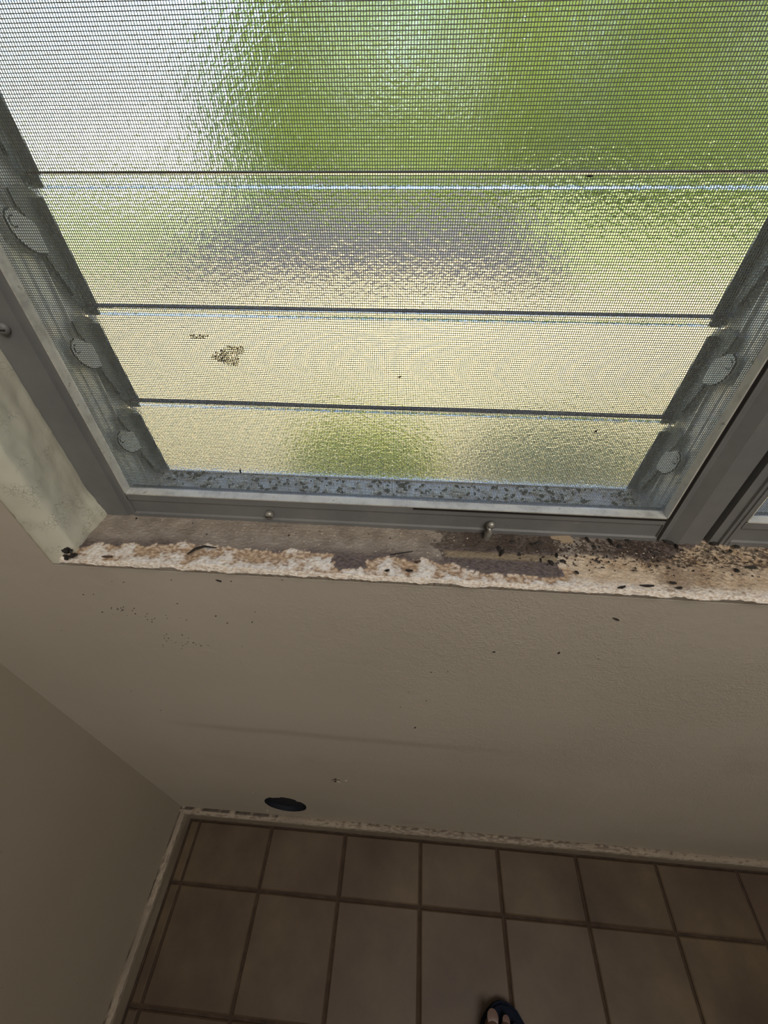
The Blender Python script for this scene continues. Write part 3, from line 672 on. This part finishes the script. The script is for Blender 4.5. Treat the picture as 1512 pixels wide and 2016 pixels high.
# ------------------------------------------------------------------ the yard outside
GZ = -.25
MB().box((-9, .13, GZ-.1), (9, 5.2, GZ)).obj('patio', YARD, kind='structure')
MB().box((-40, 5.3, GZ-.1), (40, 60, GZ-.01)).obj('lawn', LAWN, kind='structure')
MB().box((-40, .13, GZ-.1), (-9.001, 5.3, GZ-.01)).obj('lawn', LAWN, kind='structure')
def bush(name, c, rad_, n, leaf, mat, lab, cat, seed, trunk=True, group=None):
    rr = random.Random(seed); r = empty(name, (c[0], c[1], GZ), label=lab, category=cat)
    if group: r['group'] = group
    b = MB()
    for k in range(n):
        u = rr.uniform(-1, 1); a = rr.uniform(0, 6.283); q = (rr.uniform(.45, 1))**.5; s = math.sqrt(1-u*u)
        p = Vector((rad_[0]*q*s*math.cos(a), rad_[1]*q*s*math.sin(a), c[2]-GZ+rad_[2]*q*u))
        p *= 1+.0; p += Vector((noise.noise(p*1.3), noise.noise(p*1.7+Vector((3, 1, 2))), noise.noise(p*1.1+Vector((9, 4, 1)))))*.25*min(rad_)
        if p.z < .03: p.z = .03+rr.random()*.05
        d = Vector((rr.uniform(-1, 1), rr.uniform(-1, 1), rr.uniform(-.4, 1))).normalized(); e = d.cross(Vector((rr.random(), rr.random(), rr.random()))).normalized()
        L = leaf*rr.uniform(.7, 1.3); m_ = len(b.v)
        for vv in (p, p+d*L*.5+e*L*.28, p+d*L, p+d*L*.5-e*L*.28): b.v.append(tuple(vv))
        b.f.append((m_, m_+1, m_+2, m_+3)); b.mi.append(0)
    me = bpy.data.meshes.new('foliage'); me.from_pydata(b.v, [], b.f); me.update(); link('foliage', me, mat, r, kind='stuff')
    b = MB(); h = c[2]-GZ
    for k in range(5):
        a = k*1.26; b.tube([(0.04*math.cos(a), .04*math.sin(a), 0), (.1*rad_[0]*math.cos(a), .1*rad_[1]*math.sin(a), h*.6), (.5*rad_[0]*math.cos(a), .5*rad_[1]*math.sin(a), h+.3*rad_[2])], [.03*min(rad_)+.01, .02*min(rad_)+.006, .004], 7)
    b.obj('stem', BARK, r, True)
    return r
bush('hedge_shrub', (-.2, 13.2, 1.5), (3.9, 1.4, 3.8), 14000, .26, LEAF, 'large bright green shrub blurred behind the upper glass blades, centre', 'shrub', 1)
bush('hedge_shrub', (7.0, 11.2, 1.5), (3.5, 1.5, 3.6), 14000, .26, LEAF, 'bright yellow-green shrub blurred behind the upper right of the glass', 'shrub', 2)
bush('hedge_shrub', (5.4, 17.2, 1.9), (2.6, 1.2, 4.6), 9000, .3, LEAF, 'distant light green shrub blurred in the gap between the two nearer shrubs', 'shrub', 7)
bush('tree', (-4.6, 17, 1.1), (2.2, 1.4, 2.4), 5000, .16, LEAFD, 'darker green tree blurred beside the bright sky, upper left of the glass', 'tree', 3)
LEAFY = leafm('yellow_leaf', (.34, .38, .06), (.50, .52, .10)); LEAFM = leafm('olive_leaf', (.24, .27, .12), (.36, .38, .20))
bush('garden_plant', (.22, 1.40, -.10), (.36, .2, .14), 900, .07, LEAFY, 'low yellow-green plant blurred behind the lowest glass blade', 'plant', 4)
bush('garden_plant', (1.2, 1.50, -.12), (.50, .22, .13), 700, .07, LEAFM, 'dull green plant blurred behind the lower right of the lowest blade', 'plant', 5)
# dark mound put in for the tree shade on the patio
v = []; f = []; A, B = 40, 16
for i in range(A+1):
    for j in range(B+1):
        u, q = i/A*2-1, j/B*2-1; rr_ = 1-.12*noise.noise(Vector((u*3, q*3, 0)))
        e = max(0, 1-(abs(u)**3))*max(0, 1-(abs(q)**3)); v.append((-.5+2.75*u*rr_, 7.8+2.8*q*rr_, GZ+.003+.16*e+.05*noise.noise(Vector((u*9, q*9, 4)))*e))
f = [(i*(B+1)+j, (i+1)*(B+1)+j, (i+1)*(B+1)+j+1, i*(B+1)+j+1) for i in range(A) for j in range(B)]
me = bpy.data.meshes.new('tree_shade_patch'); me.from_pydata(v, [], f); me.update()
link('tree_shade_patch', me, TREE_SHADE, label='dark grey mound for the tree shade, blurred behind the middle of the second blade', category='painted shade')

# pale wall made up for the distance haze, far to the left
b = MB(); b.box((-26, 19, GZ-.05), (-7.2, 19.3, 1.15)); b.box((-26.1, 18.95, 1.15), (-7.1, 19.35, 1.25)); b.obj('haze_wall', NT('haze_white', .8, base=(.80, .82, .84)).m, label='long pale wall put in for the distance haze, blurred behind the glass, upper left', category='wall')

p = px2sill(1098, 1052); b = MB(); b.prism([(-.011, -.004), (-.009, .0035), (.002, .0045), (.010, .0055), (.0115, -.0035), (.003, -.0045)], lambda p_, q, d: (p.x+p_, p.y+q-.002, sill_z(p.y)+.0006+d+.0012*math.sin(p_*180)), 0, .0009)
b.obj('paint_scrap', NT('tan_scrap', .6, base=(.42, .33, .23)).m, label='flat pale tan paint scrap against the rail, right of the bent clip', category='paint scrap')
for px, py, L, a, lab in ((1222, 1157, .0055, .6, 'crooked black fleck on the sill edge above the long fleck, left of three'), (1272, 1154, .0095, -.05, 'long flat black sliver lying along the sill edge'), (1323, 1148, .0060, -.5, 'slanted dark splinter on the right sill edge'), (1335, 1158, .0040, -.1, 'short black bit under the slanted splinter'), (805, 1124, .0055, -.3, 'black bit on the sill edge right of the brown notch'), (762, 1124, .0032, .2, 'small dark bit on the sill edge at the brown notch'), (212, 1097, .0080, .05, 'dark hollow crumb on the sill edge near the left jamb'), (822, 1104, .0050, .5, 'brown crumb on the white strip above the black bit')):
    p = px2sill(px, py); y = min(p.y, .012); y = max(y, -.0035); b = MB(); z = .8135 if y > -.002 else .8125
    b.tube([(p.x-L/2*math.cos(a), y-.0004, z-L*.3*math.sin(a)), (p.x, y-.001, z+.0006), (p.x+L/2*math.cos(a), y, z+L*.3*math.sin(a))], [.0004, .0011, .0007], 6)
    b.obj('dark_bit', BROWN if 'brown' in lab[:5] or 'hollow' in lab else DARK, label=lab, category='debris')
